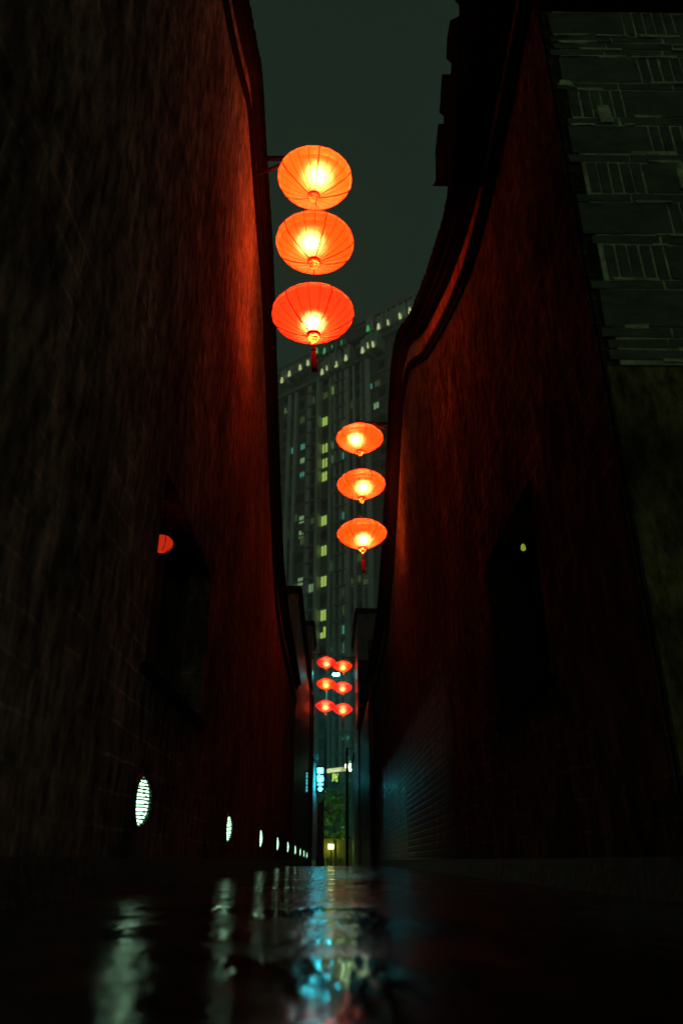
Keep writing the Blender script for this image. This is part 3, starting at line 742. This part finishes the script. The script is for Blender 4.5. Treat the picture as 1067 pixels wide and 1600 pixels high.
# lit garden wall and bollard lamp
gw = thing('garden_wall', 'low ochre garden wall lit yellow by the lamp in front of it', 'wall')
xa, za = at_y(505.5, 1310, 54.5); xb, zb = at_y(541, 1335, 54.5)
MB().box((xa-.6, 54.5, -.3), (xb+.8, 54.75, za)).build('wall', mat('ochre_wall', (.20, .20, .006), .5, var=.3, vscale=(3, 3, 3), bump=.4), gw)
MB().box((xa-.65, 54.42, za+.003), (xb+.85, 54.8, za+.08)).build('coping', M['mould'], gw)
bl = thing('bollard_lamp', 'short bollard lamp glaring yellow before the garden wall', 'lamp')
x, z = at_y(517.5, 1322.5, 54.1)
MB().tube([(x, 54.1, -.3), (x, 54.1, z-.2)], .05, 10).build('post', M['iron'], bl)
MB().box((x-.2, 54.03, z-.15), (x+.2, 54.17, z+.13)).build('lens', G['yellow'], bl)
MB().box((x-.24, 53.99, z+.133), (x+.24, 54.2, z+.17)).build('cap', M['iron'], bl)
gd = thing('marker_light', 'tiny green marker light at the foot of the utility pole', 'light')
x, z = at_y(544, 1330.5, 45)
MB().lathe([(.003, .07), (.06, .04), (.07, -.02), (.04, -.07), (.003, -.07)], 12, c=(x, 45, z)).build('lens', glow_mat('marker_green', (.12, .8, .1), .5), gd)
MB().tube([(x, 45, -.3), (x, 45, z-.07)], .02, 8).build('post', M['iron'], gd)
for px in (512, 524, 531):      # low plants before the garden wall
    x, _ = at_y(px, 1330, 53.2); mb = MB(); random.seed(px)
    for k in range(60):
        a = random.uniform(0, 6.28); hh = random.uniform(.15, .42); rr = random.uniform(.05, .2)
        p0 = Vector((x, 53.2, -.2)); p2 = p0 + Vector((rr*math.cos(a), rr*math.sin(a), hh+.15)); wv = Vector((-math.sin(a), math.cos(a), 0))*.025
        mb.face([p0-wv*.4, p0+wv*.4, p2*.5+p0*.5+wv, p2, p2*.5+p0*.5-wv])
    tag(mb.build('low_plant', mat('plant_leaf', (.09, .13, .02), .4) if px == 512 else bpy.data.materials['plant_leaf']),
        {512: 'low plant left of the yellow bollard lamp', 524: 'low plant just right of the yellow bollard lamp', 531: 'low plant furthest right at the foot of the lit garden wall'}[px], 'plant', 'plants before the garden wall')

# tree
random.seed(21)
tr = thing('small_tree', 'small round tree with glossy wet leaves lit green above the garden wall', 'tree')
cx, cz = at_y(522.5, 1274, 50); TY = 50.0
tk = MB(); tk.tube([(cx+.1, TY, -.3), (cx+.05, TY, .8), (cx, TY, cz-.6)], [.10, .08, .06], 8)
for k in range(7):
    a = k*.9; tk.tube([(cx, TY, cz-.9+.08*k), (cx+.4*math.cos(a), TY+.4*math.sin(a), cz-.2+.1*k), (cx+.75*math.cos(a), TY+.7*math.sin(a), cz+.35+.1*k)], [.045, .03, .012], 6)
tk.build('trunk', mat('bark', (.05, .04, .03), .7, bump=.6), tr)
lf = MB()
clumps = [(Vector((cx, TY, cz)) + Vector((random.uniform(-1, 1)*.85, random.uniform(-1, 1)*.8, random.uniform(-1.15, 1.25))), random.uniform(.22, .42)) for _ in range(46)]
for c, r in clumps:
    for _ in range(40):
        d = Vector((random.gauss(0, 1), random.gauss(0, 1), random.gauss(0, 1))).normalized()*r*random.uniform(.3, 1)
        p = c + d; u = Vector((random.gauss(0, 1), random.gauss(0, 1), random.gauss(0, .6))).normalized(); v_ = u.cross(Vector((random.gauss(0, 1), random.gauss(0, 1), 1))).normalized()
        l_, w_ = random.uniform(.09, .15), random.uniform(.04, .06)
        lf.face([p-u*l_, p+v_*w_, p+u*l_, p-v_*w_])
lf.build('crown', mat('wet_leaf', (.14, .30, .04), .22, spec=.9, var=.5, vscale=(3, 3, 3)), tr)
fl = thing('tree_fill_light', 'unseen green fill light added behind the gate pillar to light the small tree', 'floodlight')  # added lamp, hidden by the pillar, that brightens the tree leaves
x, _ = at_y(501, 1325, 46.5)
MB().box((x-.14, 46.4, .45), (x+.14, 46.55, .7)).build('housing', M['iron'], fl)
MB().face([(x-.12, 46.60, .47), (x+.12, 46.60, .47), (x+.12, 46.56, .69), (x-.12, 46.56, .69)]) .build('lens', glow_mat('tree_fill_lens', (.55, 1, .20), 260), fl)
MB().tube([(x, 46.47, -.3), (x, 46.47, .45)], .03, 8).build('stake', M['iron'], fl)
t2 = thing('dark_tree', 'dark straggly tree behind the utility pole at the right of the lane end', 'tree')
lf = MB(); random.seed(8)
for _ in range(34):
    c = Vector((random.uniform(.95, 3.0), 56+random.uniform(-1, 1), random.uniform(2.4, 8.6))); r = random.uniform(.25, .6)
    for _ in range(60):
        p = c + Vector((random.gauss(0, 1), random.gauss(0, 1), random.gauss(0, 1)))*r*.55; u = Vector((random.gauss(0, 1), random.gauss(0, 1), random.gauss(0, 1))).normalized(); v_ = u.orthogonal().normalized()
        lf.face([p-u*.08, p+v_*.03, p+u*.08, p-v_*.03])
lf.build('crown', bpy.data.materials['wet_leaf'], t2)
MB().tube([(2, 56, -.3), (1.9, 56, 3), (1.7, 56, 6)], [.16, .12, .05], 8).build('trunk', bpy.data.materials['bark'], t2)

# ------------------------------------------------------------------ apartment tower
A = Vector((-13.6+.0128*130, 130.5, 0)); 
rA, rB = ray(433, 575), ray(553, 515); HT = 95.0
A = Vector((rA.x, rA.y, 0))*((HT-CH)/rA.z); B = Vector((rB.x, rB.y, 0))*((HT-CH)/rB.z)
U = (B-A).normalized(); N = Vector((U.y, -U.x, 0));  N = N if N.y < 0 else -N
def fac(px, py, off=0.0):
    r = ray(px, py); P0 = A + N*off; t = (P0.x*N.x + P0.y*N.y)/(r.x*N.x + r.y*N.y)
    p = r*t; return ((Vector((p.x, p.y, 0)) - A).dot(U), p.z + CH)
ang = math.atan2(U.y, U.x)
tw = thing('apartment_tower', 'tall dim apartment tower with scattered green-lit windows and uplit rooftop columns', 'building', (A.x, A.y, 0), ang)
# local frame: x along the facade, -y toward the viewer
TM = {'wall': mat('tower_wall', (.17, .20, .17), .8, var=.35, vscale=(.25, .25, .08)), 'fin': mat('tower_fin', (.50, .60, .52), .8, var=.3, vscale=(.4, .4, .12)),
      'glass': mat('tower_glass', (.02, .025, .022), .35), 'slab': mat('tower_slab', (.28, .33, .30), .8),
      'lit': [], 'teal': glow_mat('lit_window_teal', (.12, .75, .55), .42), 'uplight_wash': glow_mat('roof_uplight_wash', (.72, .80, .34), .9),
      'green': glow_mat('roof_green_wash', (.08, .55, .14), .9), 'warmglow': glow_mat('lit_window', (.48, .72, .13), .85),
      'pale': glow_mat('lit_window_pale', (.40, .72, .30), .5), 'dim': glow_mat('lit_window_dim', (.16, .24, .06), .28)}
uR = fac(569, 494)[0]; uE = fac(650, 458)[0] + 14
FH = 3.0
def tbox(mb, u0, u1, y0, y1, z0, z1): mb.box((u0, y0, z0), (u1, y1, z1))
HR = fac(569, 500)[1]
mb = MB(); tbox(mb, -26, uR-.01, 0, 18, 0, HT-4.5); mb.build('wall', TM['wall'], tw)
mb = MB(); tbox(mb, uR, uE, -1.2, 18, 0, HR-4.0); mb.build('wall', TM['wall'], tw)
print('tower', A[:], B[:], 'uR', uR, uE, HR)
# fins (vertical pilasters) where the photo shows pale strips
fin_px = [(447, 861, 1.1), (458, 861, .9), (481, 861, 1.4), (500, 861, .55), (516, 950, .8), (524, 950, .7), (545, 950, 1.6), (573, 900, 1.5), (588, 900, 1.4), (534, 700, .6), (556, 760, .7)]
fin_u = []
mb = MB()
for px, py, w_ in fin_px:
    u, _ = fac(px, py); fin_u.append(u)
    dd = .55 if u < uR else 1.7
    tbox(mb, u-w_*.36, u+w_*.36, -dd if abs(px-500) > 1 else -1.5, -.002, 0, HT-9 if u < uR else HR-8.5)
u = -4
for k in range(8): tbox(mb, -2.2-k*3.1, -1.4-k*3.1, -1.2, -.002, 0, HT-9)
mb.build('pilasters', TM['fin'], tw)
# floor slabs/balcony bands
mb = MB()
for k in range(1, 29):
    z = k*FH
    tbox(mb, -26, uR-.1, -.25, -.003, z-.12, z+.12)
    for px, w_ in ((490, 3.4), (534, 2.6)):
        u, _ = fac(px, 860); tbox(mb, u-w_/2, u+w_/2, -.9, -.004, z-.16, z+.14)
    tbox(mb, uR+.02, uE, -1.5, -1.203, z-.12, z+.12)
mb.build('floor_bands', TM['slab'], tw)
# windows: columns from the photograph, dark ones on every floor
lit_px = [(508, 659, 'w'), (508, 701, 'w'), (508, 724, 'w'), (507.5, 745, 'w'), (506.5, 814, 'w'), (506.5, 861, 'w'), (506, 909, 'w'), (505.5, 962, 'w'), (505, 989, 'w'),
          (520, 611, 'w'), (519.5, 695, 'p'), (519.5, 717, 'p'), (520, 832, 'd'), (509, 617, 'd'), (459, 703, 't'), (473.5, 698, 't'), (473, 720, 'p'), (472.5, 742, 't'), (471.5, 811, 'p'), (471, 834, 'p'), (469.5, 908, 'p'),
          (578, 605, 't'), (590, 599, 'd'), (534, 712, 't'), (536, 805, 't'), (535, 983, 't'), (538, 924, 'd'), (534, 953, 'd'), (582, 941, 'd'), (460, 768, 'd'), (487, 812, 'd'), (473, 655, 'd'), (519, 640, 'd'), (534, 662, 'd'), (548, 632, 'd'), (560, 905, 'd'), (519, 884, 'p'), (534, 1012, 't'), (520, 1010, 'd'), (448, 640, 'd'), (489, 625, 'd'), (588, 632, 'p'), (572, 905, 'd')]
key = {'w': 'warmglow', 'p': 'pale', 't': 'teal', 'd': 'dim'}
taken = []
random.seed(19)
for _ in range(16): lit_px.append((random.choice((448, 461, 473, 487, 519.5, 534, 548, 561)), random.uniform(600, 1010), random.choice('ddp')))
random.seed(4)
def window_at(u, z, m, w_=1.7, h_=1.75, y=-.02, lit=True, off=None):
    o = thing('window', None, None); o.parent = tw
    if lit:
        MB().box((u-w_/2, y-.03, z), (u+w_/2, y, z+h_)).build('pane', m, o)
        fr = MB(); a, b, c, d = u-w_/2, u+w_/2, z, z+h_
        fr.face([(a-.12, y-.07, c-.12), (b+.12, y-.07, c-.12), (b, y-.07, c), (a, y-.07, c)]); fr.face([(a-.12, y-.07, d+.12), (b+.12, y-.07, d+.12), (b, y-.07, d), (a, y-.07, d)])
        fr.face([(a-.12, y-.07, c-.12), (a, y-.07, c), (a, y-.07, d), (a-.12, y-.07, d+.12)]); fr.face([(b+.12, y-.07, c-.12), (b, y-.07, c), (b, y-.07, d), (b+.12, y-.07, d+.12)])
        ob = fr.build('frame', TM['slab'], o); sd = ob.modifiers.new('th', 'SOLIDIFY'); sd.thickness = .06
        MB().box((u-.06+random.uniform(-.1, .1), y-.06, c), (u+.06, y-.031, d)).build('mullion', TM['slab'], o)
        if random.random() < .2:
            q = random.choice((0, 1)); t_ = random.uniform(.25, .6)*h_
            MB().box((u-w_/2+q*w_/2, y-.05, d-t_), (u+q*w_/2, y-.0315, d)).build('curtain', TM['slab'], o)
    return o
for px, py, kd in lit_px:
    u, z = fac(px, py, 0 if px < 566 else 1.2)
    yb = -.004 if u < uR else -1.204
    window_at(u, z-.9, TM[key[kd]], 1.25 if kd == 'w' else 1.1, 1.9 if kd == 'w' else 1.5, yb); taken.append((u, z))
cols = []
for px in (440, 452, 466, 476, 487, 494, 506, 519, 530, 538, 552, 560): cols.append((fac(px, 861)[0], 1.3, -.004))
for k in range(6): cols.append((uR + 1.6 + 3.0*k, 1.4, -1.204))
wins = []
for u, w_, y in cols:
    for k in range(0, 29):
        z = k*FH + .9
        if any(abs(u-a) < 2.0 and abs(z+.9-b) < 1.9 for a, b in taken): continue
        wins.append((u, z, w_, y))
wins.sort(key=lambda q: abs(q[1]-50))
for i, (u, z, w_, y) in enumerate(wins[:66]):
    MB().box((u-w_/2, y-.03, z), (u+w_/2, y, z+1.6)).build('window', TM['glass'], tw)
mb = MB()
for u, z, w_, y in wins[66:]: mb.box((u-w_/2, y-.03, z), (u+w_/2, y, z+1.6))
o = mb.build('window', TM['glass'], tw); o['kind'] = 'stuff'
# green leds at the left edge
for px, py in ((461, 683), (460, 725), (459, 770), (457, 838), (456.5, 862), (455.5, 886)):
    u, z = fac(px, py); MB().lathe([(.003, .2), (.16, .1), (.16, -.1), (.003, -.2)], 8, c=(u, -.3, z)).build('indicator_light', G['red_dot'], tw)
# crown: terrace with colonnade, cornices, uplights
mb = MB()
tbox(mb, -26, uR-.5, -1.0, 0, HT-9, HT-8.3)           # balcony slab
tbox(mb, -26, uR-4, -.8, 4, HT-4.4, HT-3.6)
tbox(mb, -26, uR-4, -1.6, 5, HT-3.59, HT-3.0)
tbox(mb, uR-.2, uE, -2.6, 0, HR-8.4, HR-7.7)
tbox(mb, uR-.4, uE, -2.4, 5, HR-3.9, HR-3.2)
tbox(mb, uR-.4, uE, -3.0, 5, HR-3.19, HR-2.6)
tbox(mb, uR-.4, uE, -2.2, 5, HR-2.59, HR-.4)
mb.build('roof_cornice', TM['slab'], tw)
mb = MB()
for k in range(40):
    u = -25 + k*1.05
    if u < uR-5: tbox(mb, u, u+.3, -1.2, -.9, HT-3.0, HT-1.6-.5*(k % 3 == 0))
tbox(mb, -26, uR-5, -1.3, -.8, HT-1.9, HT-1.6)
mb.build('parapet', TM['slab'], tw)
mb = MB()   # gabled block between the two crowns
ug, zg = fac(553, 521)
mb.prism([(ug-5.5, HT-4.5), (ug+4.8, HT-4.5), (ug+4.0, HT-1.5), (ug-.5, HT+1.0), (ug-4.8, HT-2.2)], 'y', -2.2, 6)
mb.build('roof_gable', TM['wall'], tw)
up_px = [(441.5, 592, 0), (453, 582, 0), (470, 572, 0), (482, 565, 0), (504, 579, 0), (510.5, 573, 0), (526, 567, 0), (541, 557, 0), (508, 546, 1), (520, 541, 1), (535, 534, 1), (496, 546, 1),
         (567, 545, 0), (574.5, 538, 0), (583, 536, 0), (575.5, 511, 1), (592, 508, 0), (606, 502, 0), (625, 492, 0), (641, 483, 0), (462, 576, 2), (474, 568, 2), (519, 566, 2), (598, 505, 2), (616, 496, 2)]
for px, py, kd in up_px:
    off = 1.9 if px < 566 else 3.4
    u, z = fac(px, py, off); hh = 2.6 if kd == 0 else 2.3; b = .55 if kd == 0 else .4
    if kd == 2: continue
    m = TM['uplight_wash'] if kd == 0 else TM['green']
    MB().prism([(u-.30, z-1.0), (u+.30, z-1.0), (u+.22, z-.45), (u+.08, z+.25), (u-.08, z+.25), (u-.22, z-.45)], 'y', -off-.30, -off-.12).build('uplight_wash', m, tw)  # tapered glowing shape stands for lamp light washing up the column
mb = MB()
for px, py, kd in up_px:
    off = 1.9 if px < 566 else 3.4
    u, z = fac(px, py, off); zt_ = min(z+2.2, (HT if px < 566 else HR)-3.3); tbox(mb, u+.85, u+1.15, -off-.5, -.003, z-1.4, zt_)
    tbox(mb, u-.6, u+.6, -off+.002, -.001, z-1.1, zt_)
mb.build('colonnade', TM['fin'], tw)
mb = MB()
for u in (-3, 1.5, 6): mb.tube([(u, 3, HT-3), (u, 3, HT+.6)], .12, 6)
tbox(mb, uR+3, uR+6, 1, 5, HR-.4, HR+1.6); tbox(mb, uR+9, uR+11, 1, 5, HR-.4, HR+.9)
mb.build('roof_plant', TM['slab'], tw)

# ------------------------------------------------------------------ misty rain air
def haze(density):
    o = MB().box((-90, -12, -1.5), (90, 150, 101)).build('haze', bpy.data.materials.new('haze'))
    m = o.data.materials[0]; m.use_nodes = True; n = m.node_tree; n.nodes.clear()
    out = n.nodes.new('ShaderNodeOutputMaterial'); v = n.nodes.new('ShaderNodeVolumePrincipled')
    v.inputs['Color'].default_value = (.8, .9, .88, 1); v.inputs['Density'].default_value = density; v.inputs['Anisotropy'].default_value = .3
    n.links.new(v.outputs[0], out.inputs['Volume']); tag(o, None, None, kind='stuff')
haze(.003)
